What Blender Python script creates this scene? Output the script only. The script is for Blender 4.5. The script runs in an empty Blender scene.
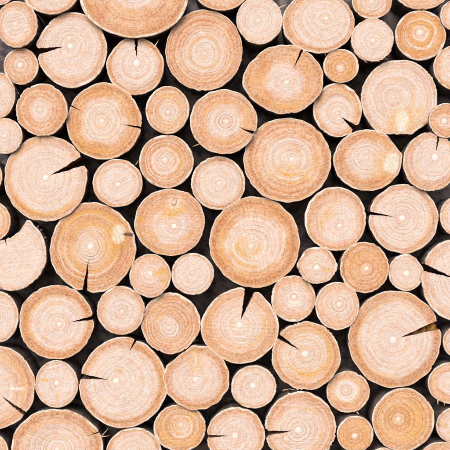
import bpy, math, random
import numpy as np
from mathutils import Vector

scene = bpy.context.scene
PXM = 0.002            # metres for one photograph pixel at the front of the pile
DIST = 2.30            # camera distance from the pile's front
ZC = 1.25              # height of the picture's centre

# ------------------------------------------------------------------ camera
cam_d = bpy.data.cameras.new('camera')
cam = bpy.data.objects.new('camera', cam_d)
scene.collection.objects.link(cam)
cam.location = (0, -DIST, ZC)
cam.rotation_euler = (math.radians(90), 0, 0)
cam_d.sensor_width = 36
cam_d.lens = 36 * DIST / (450 * PXM)
cam_d.clip_end = 100
scene.camera = cam

# ------------------------------------------------------------------ sky and sun (bright overcast)
SUN_EL, SUN_ROT = math.radians(32), math.radians(180 + 14)
world = bpy.data.worlds.new('World'); scene.world = world
world.use_nodes = True
wn = world.node_tree.nodes; wl = world.node_tree.links
wn.clear()
sky = wn.new('ShaderNodeTexSky'); sky.sky_type = 'NISHITA'
sky.sun_disc = False
sky.sun_elevation = SUN_EL; sky.sun_rotation = SUN_ROT
sky.air_density = 0.6; sky.dust_density = 2.5; sky.ozone_density = 0.6
bg = wn.new('ShaderNodeBackground'); bg.inputs['Strength'].default_value = 0.14
out = wn.new('ShaderNodeOutputWorld')
wl.new(sky.outputs[0], bg.inputs[0]); wl.new(bg.outputs[0], out.inputs[0])

sun_d = bpy.data.lights.new('sun', 'SUN')
sun_d.energy = 1.5; sun_d.angle = math.radians(35); sun_d.color = (1.0, 0.985, 0.965)
sun = bpy.data.objects.new('sun', sun_d); scene.collection.objects.link(sun)
sdir = Vector((math.sin(SUN_ROT) * math.cos(SUN_EL), math.cos(SUN_ROT) * math.cos(SUN_EL), math.sin(SUN_EL)))
sun.rotation_euler = sdir.to_track_quat('Z', 'Y').to_euler()
sun.location = (-1, -3, 4)

vs = scene.view_settings
vs.view_transform = 'Standard'; vs.look = 'None'; vs.gamma = 1.0
vs.use_curve_mapping = False
vs.exposure = 0.33

# ------------------------------------------------------------------ node helpers
class NT:
    def __init__(self, name):
        self.mat = bpy.data.materials.new(name); self.mat.use_nodes = True
        self.nt = self.mat.node_tree; self.nt.nodes.clear()
        self.out = self.n('ShaderNodeOutputMaterial')
        self.bsdf = self.n('ShaderNodeBsdfPrincipled')
        self.l(self.bsdf.outputs[0], self.out.inputs[0])
    def n(self, t, **kw):
        nd = self.nt.nodes.new(t)
        for k, v in kw.items(): setattr(nd, k, v)
        return nd
    def l(self, a, b): self.nt.links.new(a, b)
    def put(self, sock, v):
        if isinstance(v, bpy.types.NodeSocket): self.l(v, sock)
        else: sock.default_value = v
    def m(self, op, a, b=0.0, c=0.0, clamp=False):
        nd = self.n('ShaderNodeMath', operation=op, use_clamp=clamp)
        self.put(nd.inputs[0], a); self.put(nd.inputs[1], b)
        if op in ('MULTIPLY_ADD', 'SMOOTH_MIN', 'COMPARE'): self.put(nd.inputs[2], c)
        return nd.outputs[0]
    def ramp(self, v, lo, hi, a=0.0, b=1.0, smooth=True):
        nd = self.n('ShaderNodeMapRange', interpolation_type='SMOOTHSTEP' if smooth else 'LINEAR')
        self.put(nd.inputs['Value'], v); self.put(nd.inputs['From Min'], lo); self.put(nd.inputs['From Max'], hi)
        self.put(nd.inputs['To Min'], a); self.put(nd.inputs['To Max'], b)
        return nd.outputs['Result']
    def noise(self, vec, scale, detail=2.0, rough=0.5, w=None, dim=None):
        nd = self.n('ShaderNodeTexNoise', noise_dimensions=dim or ('4D' if w is not None else '3D'))
        if vec is not None and 'Vector' in nd.inputs and nd.inputs['Vector'].enabled: self.l(vec, nd.inputs['Vector'])
        if w is not None: self.put(nd.inputs['W'], w)
        nd.inputs['Scale'].default_value = scale; nd.inputs['Detail'].default_value = detail
        nd.inputs['Roughness'].default_value = rough
        return nd.outputs['Fac']
    def attr(self, name):
        nd = self.n('ShaderNodeAttribute', attribute_name=name)
        return nd
    def mix(self, f, a, b, mode='MIX'):
        nd = self.n('ShaderNodeMix', data_type='RGBA', blend_type=mode)
        self.put(nd.inputs[0], f)
        for s, v in ((nd.inputs[6], a), (nd.inputs[7], b)):
            self.put(s, v if isinstance(v, bpy.types.NodeSocket) else (v[0], v[1], v[2], 1))
        return nd.outputs[2]
    def bump(self, h, strength, dist, prev=None):
        nd = self.n('ShaderNodeBump'); nd.inputs['Strength'].default_value = strength
        nd.inputs['Distance'].default_value = dist
        self.l(h, nd.inputs['Height'])
        if prev: self.l(prev, nd.inputs['Normal'])
        return nd.outputs[0]

# ------------------------------------------------------------------ materials
def wood_material():
    g = NT('sawn_end_grain')
    oi = g.n('ShaderNodeObjectInfo')
    sep = g.n('ShaderNodeSeparateColor'); g.l(oi.outputs['Color'], sep.inputs[0])
    heart, orange, ringc, yellow = sep.outputs[0], sep.outputs[1], sep.outputs[2], oi.outputs['Alpha']
    A = lambda n: g.attr(n).outputs['Fac']
    ring, rad, seed, saw = A('ring'), A('rad'), A('seed'), A('saw')
    pale, amber, rot, brown = A('pale'), g.m('MULTIPLY', A('amber'), 1.35, clamp=True), A('rot'), g.m('MULTIPLY', A('brown'), 1.25, clamp=True)
    dirv = g.attr('dirv').outputs['Vector']
    tc = g.n('ShaderNodeTexCoord').outputs['Object']
    sh = g.n('ShaderNodeVectorMath', operation='ADD'); g.l(tc, sh.inputs[0])
    cb = g.n('ShaderNodeCombineXYZ'); g.l(g.m('MULTIPLY', seed, 3.7), cb.inputs[0]); g.l(g.m('MULTIPLY', seed, 5.3), cb.inputs[2])
    g.l(cb.outputs[0], sh.inputs[1]); pos = sh.outputs[0]
    n_lo = g.noise(pos, 22, 2, 0.55)
    n_arc = g.noise(pos, 19, 2, 0.6)
    n_mid = g.noise(pos, 75, 3, 0.6)
    n_fine = g.noise(pos, 215, 3, 0.65)
    n_speck = g.noise(pos, 430, 2, 0.75)
    # heart / outer wood border, warped
    warp = g.m('MULTIPLY_ADD', g.m('SUBTRACT', n_lo, 0.5), 0.34, g.m('MULTIPLY', g.m('SUBTRACT', n_mid, 0.5), 0.16))
    tw = g.m('ADD', ring, warp)
    om = g.ramp(tw, g.m('SUBTRACT', heart, 0.06), g.m('ADD', heart, 0.22))
    om = g.m('MULTIPLY', om, g.m('MULTIPLY', orange, g.ramp(n_fine, 0.3, 0.7, 0.95, 1.75)), clamp=True)
    # growth rings: 1-D noise along the warped radius, so ring widths are uneven
    rw = g.m('ADD', rad, g.m('MULTIPLY', g.m('SUBTRACT', n_lo, 0.5), 0.009))
    rw = g.m('ADD', rw, g.m('MULTIPLY', g.m('SUBTRACT', n_fine, 0.5), 0.0016))
    r_wide = g.noise(None, 150.0, 1.0, 0.5, w=g.m('ADD', rw, seed), dim='1D')
    r_fine = g.noise(None, 420.0, 1.0, 0.6, w=g.m('ADD', rw, g.m('MULTIPLY', seed, 3.0)), dim='1D')
    r_line = g.noise(None, 370.0, 0.0, 0.5, w=g.m('ADD', rw, g.m('MULTIPLY', seed, 5.0)), dim='1D')
    r_arc = g.noise(None, 95.0, 2.0, 0.6, w=g.m('ADD', rw, g.m('MULTIPLY', seed, 7.0)), dim='1D')
    fade = g.ramp(n_arc, 0.62, 0.40, 0.30, 1.0)
    grow = g.ramp(ring, 0.02, 0.2, 0.35, 1.0)
    ring_d = g.m('ADD', g.m('MULTIPLY', g.ramp(r_wide, 0.48, 0.64), 0.75), g.m('MULTIPLY', g.ramp(r_fine, 0.50, 0.66), 0.60), clamp=True)
    ring_d = g.m('MULTIPLY', g.m('MULTIPLY', ring_d, fade), g.m('MULTIPLY', grow, g.m('MULTIPLY_ADD', ringc, 0.85, 0.12)))
    arc = g.m('MULTIPLY', g.ramp(r_arc, 0.48, 0.60), g.ramp(n_arc, 0.47, 0.60))
    arc = g.m('MULTIPLY', g.m('MULTIPLY', arc, grow), g.m('MULTIPLY_ADD', ringc, 0.70, 0.15))
    line = g.m('MULTIPLY', g.ramp(r_line, 0.58, 0.66), g.m('MULTIPLY', fade, grow))
    line = g.m('MULTIPLY', line, g.m('MULTIPLY_ADD', ringc, 0.62, 0.12))
    ring_l = g.m('MULTIPLY', g.m('MULTIPLY', g.ramp(r_wide, 0.45, 0.33), ringc), 0.32)
    # dense latewood band inside the bark, broken up by the saw into flecks
    bc = g.m('SUBTRACT', g.m('ADD', ring, g.m('MULTIPLY', warp, 0.30)), 0.885)
    band = g.m('POWER', 2.718, g.m('MULTIPLY', g.m('MULTIPLY', bc, bc), -560.0))
    band = g.m('MULTIPLY', g.m('MULTIPLY', band, g.m('MULTIPLY', orange, 1.7)), g.ramp(n_arc, 0.36, 0.58, 0.35, 1.0))
    bt = g.m('ADD', band, brown, clamp=True)
    speck = g.ramp(n_speck, 0.42, 0.58)
    band_f = g.m('MULTIPLY', bt, g.m('MULTIPLY_ADD', speck, 0.72, 0.22))
    # saw flecks
    fl = g.m('MULTIPLY', g.ramp(n_fine, 0.46, 0.66), g.ramp(n_speck, 0.48, 0.60))
    fl = g.m('MULTIPLY', fl, g.m('MULTIPLY_ADD', om, 0.75, 0.16))
    rays = g.noise(dirv, 9.0, 3, 0.7)
    rays = g.m('MULTIPLY', g.ramp(rays, 0.52, 0.66), g.ramp(ring, 0.05, 0.6, 0.5, 0.10))
    sawn = g.noise(None, 260.0, 2.0, 0.6, w=g.m('ADD', saw, g.m('MULTIPLY', g.m('SUBTRACT', n_mid, 0.5), 0.004)), dim='1D')
    PALE = (0.77, 0.655, 0.595); TAN = (0.775, 0.49, 0.305); ORNG = (0.715, 0.36, 0.16)
    YEL = (0.75, 0.47, 0.185); WHT = (0.83, 0.75, 0.70); AMB = (0.74, 0.36, 0.075)
    col = g.mix(g.ramp(n_mid, 0.38, 0.68), PALE, (0.77, 0.585, 0.475))
    col = g.mix(om, col, g.mix(g.ramp(n_lo, 0.35, 0.65), TAN, ORNG))
    ym = g.m('MULTIPLY', yellow, g.ramp(n_lo, 0.30, 0.62, 0.45, 1.25))
    col = g.mix(ym, col, YEL)
    col = g.mix(ring_d, col, g.mix(1.0, col, (0.90, 0.66, 0.47), 'MULTIPLY'))
    col = g.mix(g.m('MULTIPLY', arc, g.ramp(n_fine, 0.3, 0.7, 0.5, 1.0)), col, (0.74, 0.40, 0.125))
    col = g.mix(g.m('MULTIPLY', rays, 0.5), col, WHT)
    col = g.mix(ring_l, col, WHT)
    col = g.mix(line, col, g.mix(1.0, col, (0.66, 0.44, 0.29), 'MULTIPLY'))
    col = g.mix(g.m('MULTIPLY', amber, g.ramp(n_mid, 0.30, 0.60, 0.55, 1.15), clamp=True), col, g.mix(g.ramp(n_fine, 0.40, 0.60), AMB, (0.79, 0.49, 0.19)))
    col = g.mix(band_f, col, g.mix(g.ramp(n_fine, 0.4, 0.62), (0.60, 0.28, 0.11), (0.38, 0.155, 0.06)))
    col = g.mix(g.m('MULTIPLY', fl, 0.85), col, (0.38, 0.165, 0.065))
    col = g.mix(g.m('MULTIPLY', g.ramp(g.m('ADD', pale, g.m('MULTIPLY', g.m('SUBTRACT', n_mid, 0.5), 0.9)), 0.12, 0.75, 0.0, 0.92), g.m('MULTIPLY', g.ramp(pale, 0.02, 0.25), g.m('SUBTRACT', 1.0, g.m('MULTIPLY', ring_d, 0.6)))), col, g.mix(g.ramp(n_mid, 0.35, 0.7), (0.83, 0.73, 0.58), (0.84, 0.77, 0.70)))
    grain = g.m('MULTIPLY', g.ramp(n_speck, 0.30, 0.70, 0.68, 1.18, False), g.ramp(sawn, 0.3, 0.7, 0.92, 1.06, False))
    gm = g.n('ShaderNodeCombineColor')
    for i in range(3): g.l(grain, gm.inputs[i])
    col = g.mix(0.85, col, gm.outputs[0], 'MULTIPLY')
    col = g.mix(g.m('MULTIPLY', rot, g.ramp(n_fine, 0.3, 0.6, 0.6, 1.0)), col, (0.13, 0.06, 0.03))
    pr_ = A('pithd')
    col = g.mix(g.m('MULTIPLY', g.ramp(pr_, 2.0, 0.2), g.ramp(n_fine, 0.3, 0.7, 0.15, 0.7)), col, (0.68, 0.42, 0.26))
    edge = A('edge')
    eline = g.m('MULTIPLY', g.ramp(edge, 3.2, 1.5), g.ramp(n_mid, 0.40, 0.60, 0.10, 0.8))
    col = g.mix(eline, col, g.mix(g.ramp(n_fine, 0.4, 0.6), (0.46, 0.22, 0.09), (0.66, 0.40, 0.22)))
    col = g.mix(A('wall'), col, g.mix(g.ramp(n_fine, 0.35, 0.65), (0.16, 0.085, 0.045), (0.34, 0.19, 0.10)))  # crack walls tinted dark brown: shade inside the cracks put into the colour
    g.l(col, g.bsdf.inputs['Base Color'])
    g.bsdf.inputs['Roughness'].default_value = 0.82
    g.bsdf.inputs['Specular IOR Level'].default_value = 0.22
    h = g.m('ADD', g.m('MULTIPLY', n_speck, 0.0011), g.m('MULTIPLY', n_fine, 0.0012))
    h = g.m('ADD', h, g.m('MULTIPLY', sawn, 0.0007))
    h = g.m('ADD', h, g.m('MULTIPLY', r_fine, 0.0003))
    h = g.m('ADD', h, g.m('MULTIPLY', n_mid, 0.0014))
    g.l(g.bump(h, 0.8, 1.0), g.bsdf.inputs['Normal'])
    return g.mat

def rim_material():
    g = NT('inner_bark')
    pos = g.n('ShaderNodeTexCoord').outputs['Object']
    seed = g.attr('seed').outputs['Fac']
    a = g.noise(pos, 70, 4, 0.65, w=g.m('MULTIPLY', seed, 40.0)); b = g.noise(pos, 420, 2, 0.7)
    col = g.mix(g.ramp(a, 0.40, 0.60), (0.76, 0.68, 0.61), (0.70, 0.53, 0.38))
    col = g.mix(g.m('MULTIPLY', g.ramp(a, 0.55, 0.66), 0.8), col, (0.42, 0.24, 0.13))
    col = g.mix(g.m('MULTIPLY', g.ramp(b, 0.52, 0.66), 0.55), col, (0.36, 0.21, 0.12))
    g.l(col, g.bsdf.inputs['Base Color'])
    g.bsdf.inputs['Roughness'].default_value = 0.85; g.bsdf.inputs['Specular IOR Level'].default_value = 0.2
    g.l(g.bump(b, 0.6, 0.0015), g.bsdf.inputs['Normal'])
    return g.mat

def bark_material():
    g = NT('dark_bark')
    pos = g.n('ShaderNodeTexCoord').outputs['Object']
    dep = g.attr('dep').outputs['Fac']
    mp = g.n('ShaderNodeMapping'); g.l(pos, mp.inputs[0]); mp.inputs['Scale'].default_value = (1, 0.35, 1)
    a = g.noise(mp.outputs[0], 90, 5, 0.65); b = g.noise(mp.outputs[0], 420, 3, 0.6)
    col = g.mix(g.ramp(a, 0.36, 0.66), (0.11, 0.086, 0.080), (0.25, 0.19, 0.165))
    col = g.mix(g.m('MULTIPLY', g.ramp(b, 0.56, 0.70), 0.6), col, (0.40, 0.35, 0.34))
    # a strip behind the saw cut where the bark has frayed off to the bast
    edge = g.ramp(g.m('ADD', dep, g.m('MULTIPLY', g.m('SUBTRACT', a, 0.5), 0.012)), 0.0015, 0.0050, 1.0, 0.0)
    col = g.mix(g.m('MULTIPLY', edge, 0.85), col, (0.48, 0.31, 0.19))
    g.l(col, g.bsdf.inputs['Base Color'])
    g.bsdf.inputs['Roughness'].default_value = 0.9; g.bsdf.inputs['Specular IOR Level'].default_value = 0.2
    g.l(g.bump(b, 0.7, 0.002, g.bump(a, 0.8, 0.006)), g.bsdf.inputs['Normal'])
    return g.mat

def simple_material(name, c1, c2, scale, rough=0.85, bump=0.4):
    g = NT(name)
    pos = g.n('ShaderNodeTexCoord').outputs['Object']
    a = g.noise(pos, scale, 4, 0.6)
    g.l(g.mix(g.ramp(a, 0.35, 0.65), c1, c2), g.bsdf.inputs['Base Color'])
    g.bsdf.inputs['Roughness'].default_value = rough; g.bsdf.inputs['Specular IOR Level'].default_value = 0.2
    g.l(g.bump(a, bump, 0.001), g.bsdf.inputs['Normal'])
    return g.mat

M_WOOD = wood_material(); M_RIM = rim_material(); M_BARK = bark_material()
def pith_material():
    g = NT('pale_pith')
    pos = g.n('ShaderNodeTexCoord').outputs['Object']
    oi = g.n('ShaderNodeObjectInfo')
    a = g.noise(pos, 420, 3, 0.6)
    col = g.mix(g.ramp(a, 0.35, 0.65), (0.80, 0.75, 0.71), (0.75, 0.65, 0.57))
    col = g.mix(oi.outputs['Alpha'], (0.62, 0.43, 0.28), col)
    g.l(col, g.bsdf.inputs['Base Color'])
    g.bsdf.inputs['Roughness'].default_value = 0.85; g.bsdf.inputs['Specular IOR Level'].default_value = 0.2
    g.l(g.bump(a, 0.4, 0.0012), g.bsdf.inputs['Normal'])
    return g.mat
M_PITH = pith_material()
M_SPLINT = simple_material('bare_splinter', (0.70, 0.53, 0.36), (0.52, 0.34, 0.19), 300)
M_KNOT = simple_material('knot_wood', (0.50, 0.33, 0.24), (0.70, 0.56, 0.48), 320)
M_FIBRE = simple_material('amber_fibre', (0.46, 0.23, 0.05), (0.045, 0.022, 0.012), 95)
M_DARK = simple_material('dark_bark_shred', (0.10, 0.055, 0.048), (0.22, 0.125, 0.09), 300)
M_KRING = simple_material('knot_rim', (0.36, 0.18, 0.085), (0.52, 0.31, 0.18), 300)
M_NEEDLE = simple_material('dry_moss', (0.10, 0.11, 0.03), (0.22, 0.19, 0.07), 400)
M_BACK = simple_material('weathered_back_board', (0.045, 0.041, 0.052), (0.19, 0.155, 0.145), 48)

# ------------------------------------------------------------------ the backing behind the logs
def mesh_obj(name, verts, faces, mats, parent=None, attrs=None, fmat=None, smooth=None, loc=None):
    me = bpy.data.meshes.new(name)
    me.from_pydata([tuple(v) for v in verts], [], faces)
    for m_ in mats: me.materials.append(m_)
    if fmat is not None: me.polygons.foreach_set('material_index', fmat)
    if smooth is not None: me.polygons.foreach_set('use_smooth', smooth)
    for k, v in (attrs or {}).items():
        v = np.asarray(v, dtype=np.float32)
        if v.ndim == 2:
            a = me.attributes.new(k, 'FLOAT_VECTOR', 'POINT'); a.data.foreach_set('vector', v.ravel())
        else:
            a = me.attributes.new(k, 'FLOAT', 'POINT'); a.data.foreach_set('value', v)
    me.update()
    o = bpy.data.objects.new(name, me); scene.collection.objects.link(o)
    o.parent = parent
    if loc is not None: o.location = loc
    return o

def box(name, c, s, mat):
    x, y, z = (k / 2 for k in s)
    v = [(sx * x, sy * y, sz * z) for sx in (-1, 1) for sy in (-1, 1) for sz in (-1, 1)]
    f = [(0, 1, 3, 2), (4, 6, 7, 5), (0, 4, 5, 1), (2, 3, 7, 6), (0, 2, 6, 4), (1, 5, 7, 3)]
    return mesh_obj(name, v, f, [mat], loc=c)

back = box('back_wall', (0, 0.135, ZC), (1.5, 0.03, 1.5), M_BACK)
back['kind'] = 'structure'

# ------------------------------------------------------------------ logs
GROUP = 'sawn logs stacked in the wood pile'
rng = np.random.default_rng(7)
TAU = 2 * math.pi

def pnoise(x, seed, n):
    """periodic noise from a few harmonics, x an angle"""
    r = np.random.default_rng(seed)
    v = np.zeros_like(x)
    for k in n:
        v += r.normal() * np.cos(k * x + r.uniform(0, TAU)) / math.sqrt(len(n))
    return v

def outline(d, seed):
    """outline about the bounding-box centre in px (x right, y up): angles, radii"""
    L, T, R, B = d['box']
    a, b = (R - L) / 2, (B - T) / 2
    ph = np.linspace(0, TAU, 720, endpoint=False)
    if 'poly' in d:
        cx, cy = (L + R) / 2, (T + B) / 2
        pts = np.array([(x - cx, cy - y) for x, y in d['poly']], float)
        an = np.arctan2(pts[:, 1], pts[:, 0]) % TAU; rr = np.hypot(pts[:, 0], pts[:, 1])
        o = np.argsort(an)
        rho = np.interp(ph, np.r_[an[o] - TAU, an[o], an[o] + TAU], np.tile(rr[o], 3))
        k = np.ones(9) / 9
        rho = np.convolve(np.r_[rho[-4:], rho, rho[:4]], k, 'valid')
    else:
        rho = a * b / np.sqrt((b * np.cos(ph)) ** 2 + (a * np.sin(ph)) ** 2)
        ne, se, sw, nw = d.get('cor', (1, 1, 1, 1))
        m8 = [1, ne, 1, nw, 1, sw, 1, se]
        i = ph / (TAU / 8); i0 = i.astype(int) % 8; f = i - i.astype(int); f = (1 - np.cos(f * math.pi)) / 2
        m8 = np.array(m8)
        rho = rho * (m8[i0] * (1 - f) + m8[(i0 + 1) % 8] * f)
    mean = (a + b) / 2
    rag = d.get('rag', 1.0)
    rho = rho * (1 + 0.006 * pnoise(ph, seed, (3, 4, 5)) + 0.0035 * rag * pnoise(ph, seed + 1, (7, 9, 11, 13)))
    for ang, dist in d.get('flat', ()):
        c = np.cos(ph - math.radians(ang))
        lim = np.where(c > 0.05, dist / np.maximum(c, 0.05), 1e9)
        rho = np.minimum(rho, lim)
    for ang, amp, wid in d.get('bump', ()):
        dd = (ph - math.radians(ang) + math.pi) % TAU - math.pi
        rho = rho + amp * np.exp(-(dd / math.radians(wid)) ** 2)
    # fine fraying
    env = np.clip(pnoise(ph, seed + 6, (2, 3, 5)), -0.2, 2) + 0.3
    rho = rho + max(0, rag - 0.6) * 0.28 * env * pnoise(ph, seed + 2, (17, 23, 31, 38, 47, 59, 71, 90))
    r = np.random.default_rng(seed + 3)
    for _ in range(int(r.integers(1, 4) * rag)):
        dd = (ph - r.uniform(0, TAU) + math.pi) % TAU - math.pi
        rho = rho - r.uniform(0.3, 1.1) * np.exp(-(dd / r.uniform(0.015, 0.05)) ** 2)
    return ph, rho

def build_log(idx, d):
    seed = 1000 + idx * 17
    r = np.random.default_rng(seed + 9)
    L, T, R, B = d['box']; cx, cy = (L + R) / 2, (T + B) / 2
    px, py = d['pith']
    dy = d.get('dy', r.uniform(-0.009, 0.010))
    k = PXM * (DIST + dy) / DIST
    root = bpy.data.objects.new('log', None); root.empty_display_size = 0.02
    scene.collection.objects.link(root)
    root.location = ((px - 225) * k, dy, ZC + (225 - py) * k)
    root['label'] = d['label']; root['category'] = 'log'; root['group'] = GROUP
    # outline seen from the pith
    ph, rho = outline(d, seed)
    ox = (cx - px) + rho * np.cos(ph); oy = (py - cy) + rho * np.sin(ph)
    an = np.arctan2(oy, ox) % TAU; rr = np.hypot(ox, oy)
    o = np.argsort(an)
    def Rof(th): return np.interp(th % TAU, np.r_[an[o] - TAU, an[o], an[o] + TAU], np.tile(rr[o], 3))
    size = ((R - L) + (B - T)) / 4
    cracks = []
    for c in d.get('cracks', ()):
        mx, my, tx, ty, w = c[:5]
        ta = math.atan2(py - my, mx - px) % TAU
        rt = math.hypot(tx - px, ty - py)
        cracks.append(dict(a=ta, tt=max(0.07, min(0.93, rt / float(Rof(np.array([ta]))[0]))), w=w,
                           p=c[5] if len(c) > 5 else 1.0, s=int(r.integers(1e6)), rnd=c[6] if len(c) > 6 else 0.35))
    cracks.sort(key=lambda c: c['a'])
    N = 96 if size < 22 else (128 if size < 34 else 168)
    # columns: (angle, side) with side -1/+1 at seams
    th = list(np.linspace(0, TAU, N, endpoint=False) + r.uniform(0, 0.05))
    for c in cracks:
        th = [x for x in th if abs((x - c['a'] + math.pi) % TAU - math.pi) > 0.020]
        for e in (0.006, 0.014, 0.022, 0.034): th += [(c['a'] + e) % TAU, (c['a'] - e) % TAU]
    cols = [(x % TAU, None) for x in th]
    for ci, c in enumerate(cracks): cols += [(c['a'], (ci, -1)), (c['a'], (ci, 1))]
    cols.sort(key=lambda q: (q[0], q[1][1] if q[1] else 0))
    A = np.array([q[0] for q in cols]); nC = len(cols)
    side = [q[1] for q in cols]
    Rb = Rof(A)
    tp = d.get('pr', r.uniform(1.9, 2.6)) / size
    t_rim = 1 - (d.get('rim', r.uniform(0.9, 1.65)) + 0.0) / size

    rimn = np.clip(pnoise(A, seed + 61, (2, 3, 5, 8, 13, 21)), -1.2, 0.9)
    def point(t):
        """positions (px, relative to the pith) of all columns at ring coordinate t"""
        tw = t + (1 - t_rim) * 0.62 * rimn * math.exp(-((t - t_rim) / 0.045) ** 2)
        x = Rb * tw * np.cos(A); y = Rb * tw * np.sin(A)
        for ci, c in enumerate(cracks):
            dth = (A - c['a'] + math.pi) % TAU - math.pi
            sgn = np.sign(dth)
            for i, s in enumerate(side):
                if s and s[0] == ci: sgn[i] = s[1]
            if t <= c['tt']:
                u = 0.0
            else: u = (t - c['tt']) / (1 - c['tt'])
            fo = np.clip(1 - np.abs(dth) / 0.55, 0, 1); fo = fo * fo * (3 - 2 * fo)
            hw = c['w'] / 2 * u ** c['p']
            q = np.array([t * 9.0])
            jag = 0.018 * c['w'] * (pnoise(q, c['s'], (1, 2, 3.3, 5.1))[0] + 0.5 * pnoise(q, c['s'] + 5, (8, 11, 15))[0]) * min(1, u * 3)
            jag += 0.25 * pnoise(q, c['s'] + 2, (1.3, 2.9, 6.1))[0] * min(1, u * 4)
            jl = 0.02 * c['w'] * pnoise(q, c['s'] + 9, (6, 9.5, 14))[0] * min(1, u * 3)
            off = sgn * hw * fo + jag * fo + np.where(sgn > 0, jl, 0) * fo
            nx, ny = -math.sin(c['a']), math.cos(c['a'])
            x = x + off * nx; y = y + off * ny
            # the lips of a crack are worn round
            if t > 0.9:
                rd = c['rnd'] * c['w'] * np.exp(-(np.abs(dth) / 0.07) ** 2) * ((t - 0.9) / 0.1)
                x = x - rd * math.cos(c['a']); y = y - rd * math.sin(c['a'])
        return x, y
    M = 18 if size < 22 else (24 if size < 34 else 34)
    ts = list(np.linspace(tp, t_rim, M))
    sawa = r.uniform(0, math.pi)
    fa, fb, fc = r.normal(size=3)
    tiltx, tilty = r.normal(0, 0.014, 2)
    knots = d.get('knots', ())
    def depth(x, y):                                   # uneven saw cut, metres (towards the viewer negative)
        w1 = np.sin(x * 0.11 + fa * 3) * np.cos(y * 0.13 + fb * 3) * 0.0006
        w2 = np.sin(x * 0.31 + y * 0.22 + fc * 5) * 0.00022
        dd = w1 + w2 + (tiltx * x + tilty * y) * PXM
        for kn in knots:
            if kn[0] == 'dent':
                dd = dd + kn[4] * np.exp(-(((x + px - kn[1]) / kn[3]) ** 2 + ((py - y - kn[2]) / kn[3]) ** 2))
        return dd
    def fields(x, y):
        X = x + px; Y = py - y
        pa = np.zeros_like(x); am = np.zeros_like(x); ro = np.zeros_like(x)
        for kn in knots:
            kind, kx, ky, kr = kn[:4]
            if kind == 'dent': continue
            ang, asp, s = (list(kn[4:]) + [0, 1, 1][len(kn) - 4:])[:3]
            ca, sa = math.cos(math.radians(ang)), math.sin(math.radians(ang))
            u = (X - kx) * ca - (Y - ky) * sa; v = (X - kx) * sa + (Y - ky) * ca
            gsn = s * np.exp(-((u / (kr * asp)) ** 2 + (v / kr) ** 2) ** 1.3)
            if kind == 'pale': pa = np.maximum(pa, gsn)
            elif kind == 'rot': ro = np.maximum(ro, gsn)
            else: am = np.maximum(am, gsn)
        br = np.zeros_like(x)
        th_ = np.arctan2(y, x); tt_ = np.hypot(x, y) / np.maximum(Rof(th_), 1e-6)
        for kind, t0, wd, ang, spread, st_ in d.get('arcs', ()):
            da = (th_ - math.radians(ang) + math.pi) % TAU - math.pi
            t1 = t0 + 0.025 * pnoise(th_, int(seed + t0 * 977), (1, 2, 3, 5))
            v_ = st_ * np.exp(-((tt_ - t1) / wd) ** 2) * np.exp(-(da / math.radians(spread)) ** 4)
            if kind == 'pale': pa = np.maximum(pa, v_)
            elif kind == 'brown': br = np.maximum(br, v_)
            else: am = np.maximum(am, v_)
        return pa, am, ro, br

    def grid(tlist):
        X, Y, TT = [], [], []
        for t in tlist:
            x, y = point(t); X.append(x); Y.append(y); TT.append(np.full(nC, t))
        return np.array(X), np.array(Y), np.array(TT)
    def seam(j): return side[j] is not None and side[j][1] == -1   # the next column is across the crack

    def common(X, Y, TT):
        dvec = np.stack([np.cos(np.broadcast_to(A, X.shape)), np.sin(np.broadcast_to(A, X.shape)), np.zeros_like(X)], -1)
        pa, am, ro, br = fields(X, Y)
        rad = np.hypot(X, Y) * 0.25 + TT * size * 0.75
        return dict(ring=TT.ravel(), rad=(rad * PXM).ravel(), pale=pa.ravel(), amber=am.ravel(), rot=ro.ravel(), brown=br.ravel(), saw=((X * math.cos(sawa) + Y * math.sin(sawa)) * PXM + idx).ravel(),
                    dirv=dvec.reshape(-1, 3), seed=np.full(X.size, idx * 0.371 + 0.13))
    # ---- cut face
    X, Y, TT = grid(ts)
    D = depth(X, Y)
    V = np.stack([X * k, D, Y * k], -1).reshape(-1, 3)
    F = []
    for i in range(len(ts) - 1):
        for j in range(nC):
            if seam(j) and True:
                continue
            j2 = (j + 1) % nC
            F.append((i * nC + j, i * nC + j2, (i + 1) * nC + j2, (i + 1) * nC + j))
    at = common(X, Y, TT)
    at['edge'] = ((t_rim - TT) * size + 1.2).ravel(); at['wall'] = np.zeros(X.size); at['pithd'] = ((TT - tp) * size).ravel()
    V = list(map(tuple, V)); nb = len(V)
    smooth = [True] * len(F)
    # walls of the cracks, going back into the log
    CR = d.get('crdepth', 0.09)
    extra = []
    deps = (0.0, 0.004, 0.015, 0.04, CR)
    for j in range(nC):
        if side[j] is None: continue
        base = len(V)
        for dd in deps:
            sh = 1 - 0.25 * dd / CR
            for i in range(len(ts)):
                s = nb * 0 + i * nC + j
                x0, y0, z0 = V[s]
                V.append((x0, y0 + dd, z0)); extra.append(s)
        n = len(ts)
        for a_ in range(len(deps) - 1):
            for i in range(n - 1):
                q = (base + a_ * n + i, base + a_ * n + i + 1, base + (a_ + 1) * n + i + 1, base + (a_ + 1) * n + i)
                F.append(q if side[j][1] == 1 else q[::-1]); smooth.append(False)
    for kk in at: at[kk] = np.concatenate([at[kk], at[kk][extra]]) if extra else at[kk]
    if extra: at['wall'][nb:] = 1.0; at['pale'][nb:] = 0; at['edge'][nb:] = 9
    face = mesh_obj('cut_face', V, [f[::-1] for f in F], [M_WOOD], root, at, None, smooth)
    st = d.get('style', (0.6, 0.4, 0.4, 0.0))
    face.color = st
    # ---- pith, a sub-part of the cut face
    X, Y, TT = grid([tp * 0.35, tp * 0.7, tp])
    sq = 1 + 0.10 * pnoise(A, seed + 31, (2, 3, 5))
    X[:2] *= sq; Y[:2] *= sq
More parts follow.
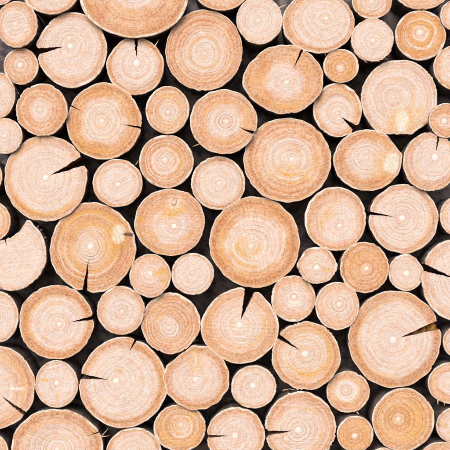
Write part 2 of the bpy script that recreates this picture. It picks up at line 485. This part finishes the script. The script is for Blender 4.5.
    D = depth(X, Y) + np.array([-0.0003, -0.0002, 0.0003])[:, None]
    V = list(map(tuple, np.stack([X * k, D, Y * k], -1).reshape(-1, 3)))
    V.append((0, float(depth(np.zeros(1), np.zeros(1))[0]) - 0.0003, 0))
    F = [(len(V) - 1, j, (j + 1) % nC) for j in range(nC)]
    for i in range(2):
        for j in range(nC):
            j2 = (j + 1) % nC
            F.append((i * nC + j, i * nC + j2, (i + 1) * nC + j2, (i + 1) * nC + j)[::-1])
    pith_ = mesh_obj('pith', V, F, [M_PITH], face, None, None, [True] * len(F))
    pith_.color = (1, 1, 1, 1.0 if d.get('pr', 0) >= 2.5 else r.uniform(0.5, 1.0))
    # ---- bark: pale ring on the cut, then the dark side of the log
    LEN = d.get('len', 0.105)
    tb = [t_rim, (t_rim + 1) / 2, 1.0]
    X, Y, TT = grid(tb)
    edge = r.uniform(0.0006, 0.0016) * (1 + 0.5 * pnoise(A, seed + 41, (3, 5, 8, 13)))
    D = depth(X, Y); D[1] -= 0.0003; D[2] += np.clip(edge, 0.0003, 0.004)
    Vr = np.stack([X * k, D, Y * k], -1)
    V = list(map(tuple, Vr.reshape(-1, 3))); dep = [0.0] * len(V)
    F = []; fm = []
    for i in range(2):
        for j in range(nC):
            if seam(j): continue
            j2 = (j + 1) % nC
            F.append((i * nC + j, (i + 1) * nC + j, (i + 1) * nC + j2, i * nC + j2)); fm.append(0)
    # sides
    sd = (0.0, 0.003, 0.010, 0.03, 0.06, LEN)
    b0 = len(V)
    ex = np.hypot(X[2], Y[2])
    for q, s_ in enumerate(sd):
        g_ = 1 - 0.05 * (s_ / LEN) + (0.010 if q in (2, 3) else 0) * pnoise(A, seed + 50 + q, (4, 7, 12, 19)) * 0.6
        if q == 0: g_ = np.ones(nC)
        elif q == 1: g_ = 1 + 0.004 * pnoise(A, seed + 49, (6, 11, 17))
        for j in range(nC):
            V.append((X[2][j] * k * g_[j], D[2][j] + s_, Y[2][j] * k * g_[j])); dep.append(s_)
    for q in range(len(sd) - 1):
        for j in range(nC):
            if seam(j): continue
            j2 = (j + 1) % nC
            F.append((b0 + q * nC + j, b0 + (q + 1) * nC + j, b0 + (q + 1) * nC + j2, b0 + q * nC + j2)); fm.append(1)
    # bark thickness inside the cracks
    for j in range(nC):
        if side[j] is None: continue
        base = len(V)
        for dd in (0.0, 0.02, CR):
            for i in range(3):
                x0, y0, z0 = Vr[i, j]; V.append((x0, y0 + dd, z0)); dep.append(dd)
        for a_ in range(2):
            for i in range(2):
                q = (base + a_ * 3 + i, base + a_ * 3 + i + 1, base + a_ * 3 + i + 4, base + a_ * 3 + i + 3)
                F.append(q[::-1] if side[j][1] == 1 else q); fm.append(1)
    n_ = len(V)
    mesh_obj('bark', V, F, [M_RIM, M_BARK], root, dict(dep=dep, seed=np.full(n_, idx * 0.371 + 0.13)), fm, [True] * len(F))
    for ci, dpt in d.get('fill', ()):
        jl_ = [j for j in range(nC) if side[j] == (ci, -1)][0]; jr_ = [j for j in range(nC) if side[j] == (ci, 1)][0]
        X2, Y2, _t = grid([t for t in np.linspace(cracks[ci]['tt'] + 0.02, 0.985, 30)])
        Vs = []; Fs = []
        for i in range(len(X2)):
            for q in range(6):
                f_ = q / 5; e = r.normal(0, 1)
                Vs.append((((1 - f_) * X2[i, jl_] + f_ * X2[i, jr_]) * k, dpt + 0.010 * math.sin(math.pi * f_) * (0.6 + 0.4 * math.sin(i * 0.9)) + 0.0030 * e, ((1 - f_) * Y2[i, jl_] + f_ * Y2[i, jr_]) * k))
        for i in range(len(X2) - 1):
            for q in range(5): Fs.append((i * 6 + q, i * 6 + 6 + q, i * 6 + 7 + q, i * 6 + q + 1))
        mesh_obj('torn_fibre', Vs, Fs, [M_FIBRE], root, None, None, [True] * len(Fs))
    # ---- splinters and knots
    for s in d.get('splinters', ()):
        x1, y1, x2, y2, w = s[:5]
        mat = s[5] if len(s) > 5 else M_SPLINT
        yd = s[6] if len(s) > 6 else 0.004
        a_ = np.array([(x1 - px) * k, yd, (py - y1) * k]); b_ = np.array([(x2 - px) * k, yd - 0.001 + r.uniform(-.002, .002), (py - y2) * k])
        u = b_ - a_; n1 = np.array([-u[2], 0, u[0]]); n1 /= np.linalg.norm(n1) + 1e-9; n2 = np.array([0, 1, 0])
        Vs = []
        for q, f_ in ((0, 1.0), (0.35, 0.8), (0.7, 0.55), (1.0, 0.15)):
            c_ = a_ + u * q + n1 * r.normal(0, 0.12) * w * k
            for e in ((-1, -1), (1, -1), (1, 1), (-1, 1)):
                Vs.append(c_ + (n1 * e[0] + n2 * e[1]) * f_ * w * k * 0.5)
        Fs = [(0, 1, 2, 3), (12, 15, 14, 13)]
        for q in range(3):
            for e in range(4):
                Fs.append((q * 4 + e, q * 4 + (e + 1) % 4, q * 4 + 4 + (e + 1) % 4, q * 4 + 4 + e))
        nm = s[7] if len(s) > 7 else 'splinter'
        mesh_obj(nm, Vs, Fs, [mat], root)
    for kn in d.get('kdisc', ()):
        kx, ky, ra, rb, ang = kn
        a0 = np.linspace(0, TAU, 28, endpoint=False)
        ca, sa = math.cos(math.radians(ang)), math.sin(math.radians(ang))
        Vs = []; 
        for f_, dz in ((1.0, 0.0008), (0.62, -0.0013), (0.4, -0.0009)):
            wob = 1 + 0.05 * pnoise(a0, seed + 70, (2, 3, 4))
            ex_, ey_ = ra * f_ * wob * np.cos(a0), rb * f_ * wob * np.sin(a0)
            x = kx - px + ex_ * ca - ey_ * sa; y = py - ky + ex_ * sa + ey_ * ca
            dd = depth(x, y) + dz
            Vs += list(zip(x * k, dd, y * k))
        n = 28
        Fs = [(i * n + j, i * n + (j + 1) % n, (i + 1) * n + (j + 1) % n, (i + 1) * n + j) for i in range(2) for j in range(n)]
        Fs.append(tuple(range(2 * n, 3 * n)))
        mesh_obj('knot', Vs, Fs, [M_KRING, M_KNOT], root, None, [0 if q < n else 1 for q in range(len(Fs))], [True] * len(Fs))
    return root

LOGS = []
def log(label, bx, pith, style=(0.6, 0.4, 0.4, 0.0), **kw):
    LOGS.append(dict(label=label, box=bx, pith=pith, style=style, **kw))

# label, (left, top, right, bottom) of the cut in photograph pixels, pith, (heart, orange, rings, yellow)
# --- top of the pile
log('sliver of a log showing at the very top left corner', (-12, -19, 13, 5), (0, -7), (.5, .4, .4, 0))
log('oval log cut off by the left edge, just above the small round ringed log', (-4, 1, 37.5, 47.5), (14.5, 24), (.6, .5, .5, 0), cor=(1.02, 1, 1, 1))
log('half seen log at the top edge, above the big log split to the left', (23, -26, 78, 14), (51, -7), (.7, .5, .4, 0))
log('small round log with clear rings, left of the crack in the big top left log', (3.5, 48, 38.5, 84.5), (20, 65), (.3, .5, .8, 0), rag=1.3)
log('big pale log split by a wide crack to the left, near the top left corner', (37, 12, 107, 87.5), (70, 45.5), (.8, .38, .5, 0), pr=2.6, cracks=[(37.5, 51.5, 64.5, 48, 6.5, 1.0, .25)], cor=(1, 1.01, .99, .97), arcs=[("brown",.86,.02,-20,90,.5),("amber",.8,.02,-60,60,.3)])
log('huge peach log cut off by the top edge, largest along the top', (80, -43, 188, 37.5), (134, -8), (.3, .62, .45, 0), rim=2.2, cor=(1, 1.01, .99, 1), dy=-.008, arcs=[("brown",.62,.03,-80,60,.35),("amber",.42,.03,-90,60,.3),("brown",.88,.03,-60,50,.4)])
log('rounded log with a crack straight up to its pith, under the huge top log', (106.5, 37, 164, 95), (136.6, 62.5), (.75, .6, .4, 0), pr=3.6, cracks=[(136, 37, 136.2, 57, 4.0, .8, .9)], splinters=[(154.5, 47, 158.6, 39, 1.4, None)], cor=(.99, 1.01, .99, .97), arcs=[("brown",.8,.06,-60,50,.6),("amber",.85,.06,20,40,.3)])
log('large uncracked log with many fine rings, right of the log split straight up', (165.5, 9.5, 242.5, 91), (204.7, 53.5), (.45, .52, .95, 0), cor=(1.0, 1, 1, .99), arcs=[("brown",.62,.02,160,120,.5),("pale",.57,.02,160,130,.5),("amber",.7,.03,-60,90,.4),("pale",.75,.02,-90,150,.5),("amber",.36,.03,0,180,.4)])
log('bottom sliver of a log at the top edge, above the large many ringed log', (193, -36, 250, 10.5), (221, -13), (.5, .5, .5, 0))
log('medium very pale uncracked log at the top edge, centre right', (236.5, -4, 282.5, 44.2), (258, 20.5), (.95, .15, .3, 0), splinters=[(279, 7.5, 287, 4, 1.2, None)])
log('large log with white heart and orange border, at the top edge right of centre', (282.5, -8, 354.5, 53.5), (326.8, 18), (.8, .62, .45, 0), rag=1.2, arcs=[("amber",.82,.06,180,100,.4),("brown",.88,.02,200,100,.4)])
log('large orange log with a bulging left side and a short crack at upper right', (244, 44.5, 323.5, 114), (286.7, 82.7), (.4, .62, .35, 0), cracks=[(301.6, 51, 293.2, 69, 2.6, .9, .2)], cor=(.99, 1, .97, .96), bump=[(-172, 2.5, 12)], knots=[('amber', 257, 76, 9, 0, 1, .35)], arcs=[("brown",.72,.05,120,50,.55),("amber",.78,.07,-90,60,.6),("brown",.8,.04,-140,30,.5)])
log('small golden ringed log wedged right of the orange log with bulging side', (323.2, 49, 359, 82.8), (340, 68), (.2, .6, .85, .25), splinters=[(326, 55, 324, 51.5, 1, None)], arcs=[("amber",.5,.06,0,180,.5),("amber",.25,.04,0,180,.4),("brown",.66,.03,0,180,.35)])
log('round pale log with ragged brown lower edge, above the very large right log', (351, 18.5, 394, 61.5), (373, 40.5), (.9, .18, .3, 0), rag=2.2, splinters=[(365, 60.5, 367.5, 63, 2), (376, 60, 380, 62, 1.6), (385, 58, 389, 60, 1.4)])
log('log with its middle cut by the top edge, above the pale ragged one', (352, -16, 392, 19), (371.5, 2), (.5, .5, .8, 0))
log('orange banded round log with bold rings near the top right corner', (395, 10, 446, 60.5), (420, 32), (.2, .68, 1.0, 0), arcs=[("amber",.42,.07,0,180,.7),("pale",.58,.05,0,180,.6),("brown",.48,.04,-40,60,.5),("amber",.75,.06,0,180,.4),("pale",.3,.04,0,180,.6)])
log('sliver of a log along the top edge, above the bold ringed corner log', (394, -29, 449, 9.5), (422, -10), (.4, .5, .4, 0))
log('log cut off by the right edge at the top right corner', (440.3, 0, 470, 30.5), (455, 15), (.6, .4, .4, 0))
log('log cut off by the right edge, right of the very large pinkish log', (433.5, 45, 478, 90), (452, 66), (.6, .45, .5, 0))
log('very large pinkish log with a flat lower edge and pale yellow knot', (361, 59.5, 437.8, 138), (393, 97), (.85, .24, .55, 0), flat=[(-91, 35.4), (-55, 36.6)], rag=1.8, pr=1.9,
    knots=[('amber', 402, 122, 14, 0, 1.0, .62), ('pale', 402, 121, 6.5, 90, 1.8, 1.0), ('amber', 412, 112, 5, 20, 2.2, .4)], arcs=[("brown",.55,.015,100,110,.4),("brown",.78,.02,60,90,.35)])
log('small ringed log at the right edge, beside the flat bottom of the large pink log', (429, 103, 464, 138), (444, 121), (.3, .5, .7, 0))
log('log with a notch to its lower right, under the small golden ringed log', (313, 83, 362, 137), (337.5, 114), (.65, .52, .45, 0), cracks=[(357, 129.5, 341, 117, 6.0, 1.0, .2)], cor=(.98, 1, .98, 1.01), arcs=[("brown",.62,.05,80,60,.8),("amber",.72,.05,60,90,.4)])
log('log with a knot swelling into a blunt point on its right side', (333.5, 129.5, 401.5, 191), (366.5, 157.5), (.5, .6, .55, 0), flat=[(37, 30.8)], bump=[(6, .8, 8)], knots=[('pale', 392, 163, 8, 75, 1.5, 1.0), ('amber', 386, 165, 13, 80, 1.4, .5)], arcs=[("brown",.72,.05,150,80,.75),("brown",.75,.04,-80,60,.6),("amber",.8,.06,60,40,.4)])
log('log near the right edge with a short upright crack and stepped top', (403, 132.5, 458, 191.5), (435.5, 156.3), (.7, .45, .45, 0), cracks=[(438.6, 136, 437, 151, 2.4, .6, .3)], flat=[(68, 27.5)], rag=1.7, pr=3.4, arcs=[("brown",.76,.04,-130,60,.6),("brown",.55,.02,-150,60,.35)])
# --- upper left and centre
log('log cut by the left edge under the small round ringed log', (-18, 72.5, 15.2, 118), (-2, 95), (.7, .35, .3, 0))
log('orange tinted log with a chipped upper left edge, in the upper left', (16, 83.5, 67.5, 136), (39.5, 110), (.35, .6, .55, 0), rag=2.0, bump=[(152, -1.2, 3.5)], splinters=[(18.5, 94, 17, 91, 1.2)])
log('large orange log with one crack to the right and a fine one to the left', (66.5, 83, 141.5, 160), (101.5, 121), (.5, .72, .6, .1), cracks=[(142, 127.8, 121, 125, 2.2, .8, .2), (68.5, 104.5, 82, 112, 1.3, .8, .2)], rag=1.4, cor=(1, .99, 1, .99), arcs=[("brown",.84,.04,60,60,.45),("amber",.8,.06,-120,60,.5),("brown",.66,.02,0,180,.35)])
log('small log with bold rings, under the large uncracked many ringed log', (145.5, 86, 189.5, 134), (168, 112.5), (.45, .5, .95, 0), cor=(1, .98, 1, .98), arcs=[("amber",.66,.05,20,120,.5),("pale",.5,.04,0,180,.5),("brown",.45,.03,200,80,.4)])
log('ringed log with a small crack at its lower right, upper middle of the picture', (190, 89, 257.3, 154), (226.5, 121.5), (.45, .55, .85, 0), cracks=[(255.5, 134, 236.7, 127, 3.6, 1.3, .1)], splinters=[(200.8, 142.8, 192.5, 146, 1.3, None, .012)], cor=(.98, 1, 1, 1), arcs=[("amber",.62,.04,0,180,.4),("brown",.78,.03,160,100,.5),("amber",.4,.03,60,80,.4)])
log('very large uncracked round log with wide amber arcs, above the centre', (243.5, 117.5, 331, 202.5), (291.8, 159.5), (.5, .55, .65, .05), knots=[('amber', 283, 170, 5, 20, 3.0, .4), ('amber', 300, 175, 4.5, -30, 3.2, .35)], arcs=[("amber",.36,.05,-100,60,.7),("amber",.55,.04,-70,60,.6),("amber",.3,.03,60,50,.5),("brown",.86,.05,-10,60,.6),("brown",.86,.04,200,60,.5)])
log('small log cut off by the left edge, left of the large open mouthed log', (-13, 118, 22.5, 154), (4.2, 136), (.85, .18, .4, 0), rag=1.4)
log('large log with a wide open wedge crack to its upper right, at the left', (4, 135.5, 87, 221.5), (45.3, 177.5), (.8, .42, .45, 0), cracks=[(83, 161, 49.8, 175, 9.5, 1.0, .12)], pr=3.0, arcs=[("amber",.86,.06,-100,70,.7),("brown",.9,.03,-110,60,.5),("brown",.55,.015,180,90,.3),("amber",.9,.05,150,50,.4)])
log('thin sliver of a log at the left edge, beside the wide open wedge crack log', (-40, 156, 2.2, 198), (-19, 177), (.6, .4, .4, 0))
log('small pale round log between the large open mouthed log and the knotted log', (92.5, 159, 142.5, 207), (118, 184.5), (.75, .4, .45, 0), splinters=[(135.5, 164.5, 138.5, 160, .9, None)])
log('evenly round ringed log directly above the log with a teardrop knot', (139, 134.7, 193.7, 188), (164.7, 160), (.4, .5, .8, 0), arcs=[("amber",.6,.05,10,60,.6),("brown",.75,.03,20,70,.5),("amber",.35,.04,0,60,.5)])
log('medium log with white heart and thin orange border, left above the centre log', (191, 156.5, 245.3, 209.8), (219, 183.5), (.82, .55, .35, 0), arcs=[("brown",.9,.04,0,180,.6)])
log('log with a teardrop knot above its pith, left of the huge centre log', (134.3, 188.8, 205, 256), (174.3, 226.5), (.45, .52, .55, 0), pr=2.6, bump=[(60, 1.3, 9)], kdisc=[(174.3, 201.8, 3.0, 5.0, -8)], knots=[('amber', 172.5, 211, 6.5, 15, 1.8, 1.0), ('pale', 175, 203, 8.5, 60, 1.2, .55), ('amber', 140.5, 219, 3.8, 0, 1, .7), ('amber', 184, 238, 3, 0, 2, .3)], arcs=[("brown",.75,.02,-60,80,.45),("brown",.55,.02,-20,70,.4)])
# --- middle
log('huge uncracked log in the centre of the picture with broad orange border', (209, 196.8, 300.5, 288), (250.6, 246.3), (.55, .78, .5, .05), cor=(1, .985, .98, 1), knots=[('amber', 246, 250, 7, 0, 2.0, .35), ('pale', 224, 247, 2.2, 0, 6, .35), ('pale', 250, 222, 3, 75, 5, .35)], arcs=[("brown",.86,.06,-10,60,.75),("brown",.84,.05,-100,60,.6),("brown",.86,.06,150,60,.55),("amber",.3,.05,200,70,.7),("amber",.5,.05,-120,60,.6),("amber",.72,.05,190,40,.6),("pale",.42,.04,-150,70,.5),("pale",.66,.05,0,40,.5),("amber",.2,.03,-60,80,.6)])
log('round log with heart set low, right of the huge centre log', (304.5, 187, 366.5, 251), (340, 226.3), (.6, .48, .4, 0), knots=[('amber', 328, 217, 5, 50, 2, .3)], arcs=[("amber",.5,.05,150,50,.6),("brown",.66,.03,160,60,.5),("brown",.88,.03,0,180,.4)])
log('pinkish log with a thin crack running left from its white pith', (369, 184, 438.5, 253.5), (402, 218), (.82, .4, .4, 0), cracks=[(370, 213, 394, 217.3, 3.2, .9, .2)], pr=3.0, arcs=[("brown",.85,.035,-30,80,.55),("amber",.8,.06,-20,60,.4)])
log('sliver of a log at the right edge, beside the thin cracked pinkish log', (440, 196.5, 474, 236), (457, 216), (.7, .3, .3, 0))
log('small angular log touching the lower right of the huge centre log', (297, 247, 337.7, 284), (316.5, 268), (.65, .4, .4, .05), pr=3.0, rag=2.0, flat=[(28, 18.6), (-152, 18.6), (-35, 18.8), (150, 18.4), (-78, 18)], knots=[('amber', 326, 269, 2.5, -5, 3.0, .5)])
log('round golden ringed log with tight rings, right of the small angular log', (340, 242, 389, 293), (367, 268.5), (.1, .62, .85, .12), arcs=[("brown",.5,.03,-60,90,.6),("amber",.62,.05,100,100,.5),("brown",.75,.03,0,180,.4),("pale",.42,.03,0,180,.3)])
log('small uneven log with a bright pith, above the largest cracked log at right', (388.5, 254, 423.7, 291), (406.5, 273.5), (.75, .32, .35, 0), pr=3.0, rag=2.2, flat=[(35, 16.6), (60, 17.4)], splinters=[(422, 263, 424.5, 261.5, 1.6)])
log('log cut by the right edge, split open to the left', (421.5, 239, 488, 320), (458, 279.5), (.75, .35, .4, 0), cracks=[(424, 267.5, 455, 278, 7.5, 1.0, .2)])
log('largest cracked log at lower right, with brown fibres in its wedge', (348.5, 290.5, 441.5, 388), (393, 340), (.75, .62, .45, 0), cracks=[(439.5, 324.5, 400, 337, 9.0, .95, .1)], pr=3.3, rag=1.6, cor=(.985, .985, 1, 1),
    knots=[('pale', 402, 343.2, 3, 0, 1, .6)],
    arcs=[("brown",.84,.03,-100,110,.7),("brown",.92,.02,-90,120,.6),("brown",.82,.03,150,60,.6),("amber",.8,.08,180,100,.4)], fill=[(0,.016)])
log('round log left of the largest cracked log, below the golden ringed one', (315.3, 282, 359.5, 330), (339.5, 304), (.55, .32, .5, 0))
log('round log with a whitish patch just below its pith, lower middle', (271, 275.3, 315.6, 322), (294, 297), (.55, .38, .45, 0), rag=1.7, knots=[('pale', 294, 304, 4.5, 8, 2.0, .75)])
log('large log with a wide wedge crack straight up, below the huge centre log', (201, 288.5, 279, 363.5), (239.3, 324.8), (.55, .48, .6, .06), cracks=[(250.2, 289.5, 240.5, 319.5, 10.5, 1.0, .1)], pr=3.0, rag=1.3, cor=(.97, 1, 1, .97), knots=[('pale', 238, 328, 4, 20, 1.3, .35)], arcs=[("amber",.6,.04,-60,90,.5),("brown",.8,.03,-90,110,.5),("amber",.88,.04,180,60,.5),("brown",.42,.02,-90,100,.4)])
log('broken log at the left edge with a bite missing from its top', (-16, 219, 46.5, 291), (10, 262), (.9, .22, .3, 0), rag=1.6,
    poly=[(27, 219.6), (31, 221.5), (34, 226), (40, 232), (44.5, 241), (46.5, 252), (45, 264), (40, 275), (31, 284), (20, 289.5), (10, 291), (-1, 288), (-10, 280), (-15, 268), (-15, 256), (-10, 246), (-3, 242), (5, 239.5), (13, 236.5), (19, 232), (22.5, 227), (24.3, 222.5)],
    cracks=[(5.0, 239, 7, 246, 1.3, .8, .2)], splinters=[(40, 231, 42.5, 229, 1.8), (44, 238, 46.5, 236.5, 1.6), (37, 228, 38.5, 225, 1.6)], pr=1.2, dy=-.004)
log('sliver of a log at the left edge, in the bite of the broken log', (-22, 202, 10.5, 241), (-7, 221), (.4, .5, .4, 0), dy=.012)
log('big golden log with a crack straight down and a dark knot at right', (50, 202.5, 136, 293), (90, 246.3), (.35, .62, 1.0, .12), cracks=[(84.6, 292, 88, 258, 5.0, 1.1, .2)], pr=2.9, cor=(.985, .97, 1, 1), splinters=[(132.5, 234.6, 123.4, 233.8, 2.6, 'D', .0008, 'bark_inclusion')],
    knots=[('amber', 116, 238, 12, 70, 1.7, .75), ('pale', 118.5, 234, 7, 75, 1.4, 1.0), ('rot', 128, 234, 2.0, 5, 3.0, .8), ('amber', 113, 254, 6, 40, 2.4, .5)], arcs=[("brown",.72,.05,-30,45,.9),("amber",.8,.06,90,80,.7),("brown",.86,.02,120,90,.6),("pale",.62,.03,-120,120,.6),("amber",.5,.04,0,180,.6),("pale",.42,.02,0,180,.5),("brown",.64,.02,60,60,.5)])
log('log with a short crack to the right, below the big golden log', (18.5, 285, 93.5, 359.5), (59.4, 324.5), (.65, .66, .5, 0), cracks=[(92.5, 317.8, 71, 321.3, 4.0, .9, .2)], rag=1.3, arcs=[("brown",.82,.05,110,90,.7),("brown",.9,.03,-110,70,.5),("amber",.74,.05,160,60,.5)])
log('half seen log at the left edge, left of the short cracked log', (-26, 291, 18.6, 343), (-4, 317), (.75, .35, .4, 0))
log('round log with bright pith, between the short cracked log and the dense ringed one', (97, 286, 144.7, 335), (122, 312), (.72, .42, .45, 0))
log('small log with an amber scar right of its pith, left of the plain pale log', (129.3, 254, 171, 297.5), (150, 273), (.45, .38, .4, 0), knots=[('amber', 160, 272, 4, 15, 2.0, .8), ('amber', 163, 280, 2.5, 60, 2, .5)])
log('small plain pale log touching the huge centre log at its lower left', (171.2, 253, 214, 295), (192.7, 272.8), (.92, .2, .35, 0), rag=1.4)
log('round log with dense pinkish rings, left of the log wedged straight up', (141, 292.5, 200.5, 354), (168.8, 328.4), (.3, .48, .9, 0), cor=(.98, .97, 1, .98), splinters=[(194, 343, 196.5, 338, .8, 'N', .01, 'twig'), (193.5, 341.5, 198.5, 341, .8, 'N', .012, 'twig'), (179, 352, 178, 356, .8, 'N', .01, 'twig')], arcs=[("brown",.6,.025,60,100,.6),("brown",.75,.03,30,110,.5),("brown",.35,.02,0,180,.4),("amber",.5,.03,0,180,.4)])
# --- bottom of the pile
log('large log cracked left to its pith with a small crack at top, lower left', (79, 337.5, 168, 428), (115.5, 380.5), (.75, .55, .45, 0), cracks=[(79.5, 376, 108.5, 378.3, 5.6, 1.0, .2), (134.6, 341.5, 131, 353, 2.2, .8, .4)], pr=3.0, cor=(.97, .985, 1, .97), knots=[('amber', 120, 371, 2.5, 0, 1, .6)], arcs=[("brown",.86,.03,-100,90,.6),("brown",.84,.03,60,60,.5),("amber",.88,.05,0,60,.4)])
log('pointed top log with a pale streak running up from its pith', (163.5, 345.5, 229.6, 410), (195.3, 379.3), (.65, .58, .45, 0), flat=[(128, 28.2), (42, 31.5)], pr=2.7, knots=[('amber', 195.5, 363, 6.5, 90, 2.0, .40), ('pale', 195.5, 362, 1.6, 88, 8, .5)], arcs=[("brown",.8,.05,170,40,.7),("brown",.82,.04,20,60,.6),("brown",.84,.03,-90,60,.5)])
log('yellow streaked log at the bottom, under the pointed top log', (153.5, 404.5, 206, 452), (180.7, 424.7), (.2, .5, .75, .3), knots=[('amber', 191, 417, 3, 40, 2.5, .5)], arcs=[("brown",.55,.03,-40,60,.6),("pale",.45,.04,0,180,.6),("amber",.7,.08,-100,80,.6),("pale",.7,.03,20,60,.4)])
log('small smooth log with bright pith, under the log wedged straight up', (231, 365.5, 276.5, 408.7), (252.8, 385.5), (.8, .35, .35, .05), pr=3.0)
log('log at the bottom edge with a thin crack, below the small smooth one', (207, 407, 265, 466), (235, 435.7), (.65, .45, .5, 0), cracks=[(207.5, 436.3, 228.5, 436, 3.0, .8, .3)], pr=2.9, rag=1.4)
log('large log at the bottom edge, chipped left edge and crack to the left', (264.8, 391.5, 336, 464), (298, 430.2), (.6, .45, .65, 0), cracks=[(265.5, 433.5, 293, 431, 5.0, .9, .5)], pr=3.2, rag=2.2, knots=[('pale', 286, 438.5, 2.6, 0, 1, .9), ('amber', 284.5, 438.5, 4.2, 0, 1, .35)], cor=(.99, 1, 1, .98), splinters=[(283, 391.2, 291, 389.2, .9, None, .012), (291, 390.2, 299, 390.8, .8, None, .012)], arcs=[("amber",.6,.03,20,80,.5),("brown",.75,.02,40,90,.5),("brown",.85,.03,100,80,.5)])
log('ragged golden log cracked to its upper left, above the chipped bottom log', (271.7, 322, 340.6, 390), (305, 353.5), (.6, .52, .55, .16), cracks=[(281, 338, 300.5, 350.5, 4.8, 1.0, .2)], pr=3.1, rag=2.2, arcs=[("amber",.6,.06,-80,60,.8),("brown",.85,.03,-60,120,.6),("amber",.8,.05,20,60,.5)])
log('small pale ringed log, left below the largest cracked log', (326.5, 371, 369.6, 412.8), (346, 390), (.55, .48, .65, 0), splinters=[(357, 412, 359.5, 414.8, 1.4, None)], arcs=[("amber",.6,.05,0,180,.5),("pale",.42,.06,0,180,.5),("brown",.75,.03,40,90,.5)])
log('small golden log with tight rings near the bottom right', (337, 416, 373.6, 452.5), (354.5, 436), (.1, .66, .85, .28), rag=1.3, arcs=[("amber",.6,.08,0,180,.5),("brown",.45,.03,0,180,.4)])
log('large yellow log with no crack near the bottom right corner', (372, 388, 434.6, 451.5), (398, 419), (.1, .62, .7, .35), cor=(.98, 1, 1, .97), arcs=[("brown",.25,.03,0,180,.4),("amber",.6,.12,-40,90,.5),("brown",.7,.02,60,60,.4)])
log('log cut by the right edge with pale drips hanging from its underside', (428, 362.5, 474, 404), (449.5, 383), (.45, .5, .6, 0), splinters=[(438, 400, 438.5, 405, 1.3, None), (444.5, 402.5, 445, 406, 1.0, None)])
log('scarred log cut by the right edge, right of the large yellow log', (436, 407, 476, 444), (456, 425), (.65, .35, .3, 0), knots=[('amber', 442, 425, 3, 0, 2.5, .4), ('rot', 438.5, 425, 1.4, 0, 1.4, .6)])
log('sliver of a log at the bottom edge in the right corner', (417, 442, 467, 486), (441, 464), (.5, .5, .4, 0))
log('sliver of a log at the right edge, touching the largest cracked log', (443, 325, 477, 359), (459, 342), (.6, .4, .4, 0))
log('large log cut by the bottom edge at left, with a hairline crack upper right', (10.5, 409, 103.6, 488), (57, 449), (.65, .55, .7, 0), cracks=[(102, 430.3, 89, 437.3, 1.4, .8, .2)], splinters=[(101, 437, 108.5, 428, 1.0, None), (100, 437.3, 109.5, 436, 1.0, None)], arcs=[("brown",.8,.04,90,90,.7),("amber",.7,.04,120,60,.5),("brown",.55,.02,90,90,.4)])
log('small pale log with rusty scratches, directly above the bottom left log', (35, 360.5, 78.2, 408), (56.5, 383), (.85, .3, .35, 0), pr=2.6, knots=[('amber', 44, 380, 1.6, 0, 5, .5), ('amber', 57, 397, 1.5, 90, 4, .5)])
log('large log cut off by the left edge, with a slanting crack at lower left', (-50, 345, 35, 429.5), (-8, 389), (.5, .45, .45, .05), cracks=[(25, 414, -2, 400, 4.0, .7, .2)], knots=[('pale', 14, 388.5, 2.2, -3, 7, .6)], arcs=[("amber",.75,.05,20,60,.5),("brown",.86,.03,10,60,.5)])
log('sliver of a log at the very bottom left corner', (-21, 434, 9, 476), (-6, 455), (.4, .5, .4, 0))
log('log cut by the bottom edge, under the large log cracked left', (106, 427.5, 162, 482), (133, 453), (.7, .42, .5, 0))
log('thin sliver of a log at the bottom edge, left of the large yellow log', (368, 447.5, 399, 478), (383, 463), (.5, .4, .4, 0))
for d_ in LOGS:
    if 'splinters' in d_:
        m_ = {None: M_SPLINT, 'F': M_FIBRE, 'N': M_NEEDLE, 'D': M_DARK}
        d_['splinters'] = [tuple(s[:5]) + ((m_[s[5]] if len(s) > 5 else M_DARK),) + tuple(s[6:]) for s in d_['splinters']]


for i_, d_ in enumerate(LOGS): build_log(i_, d_)
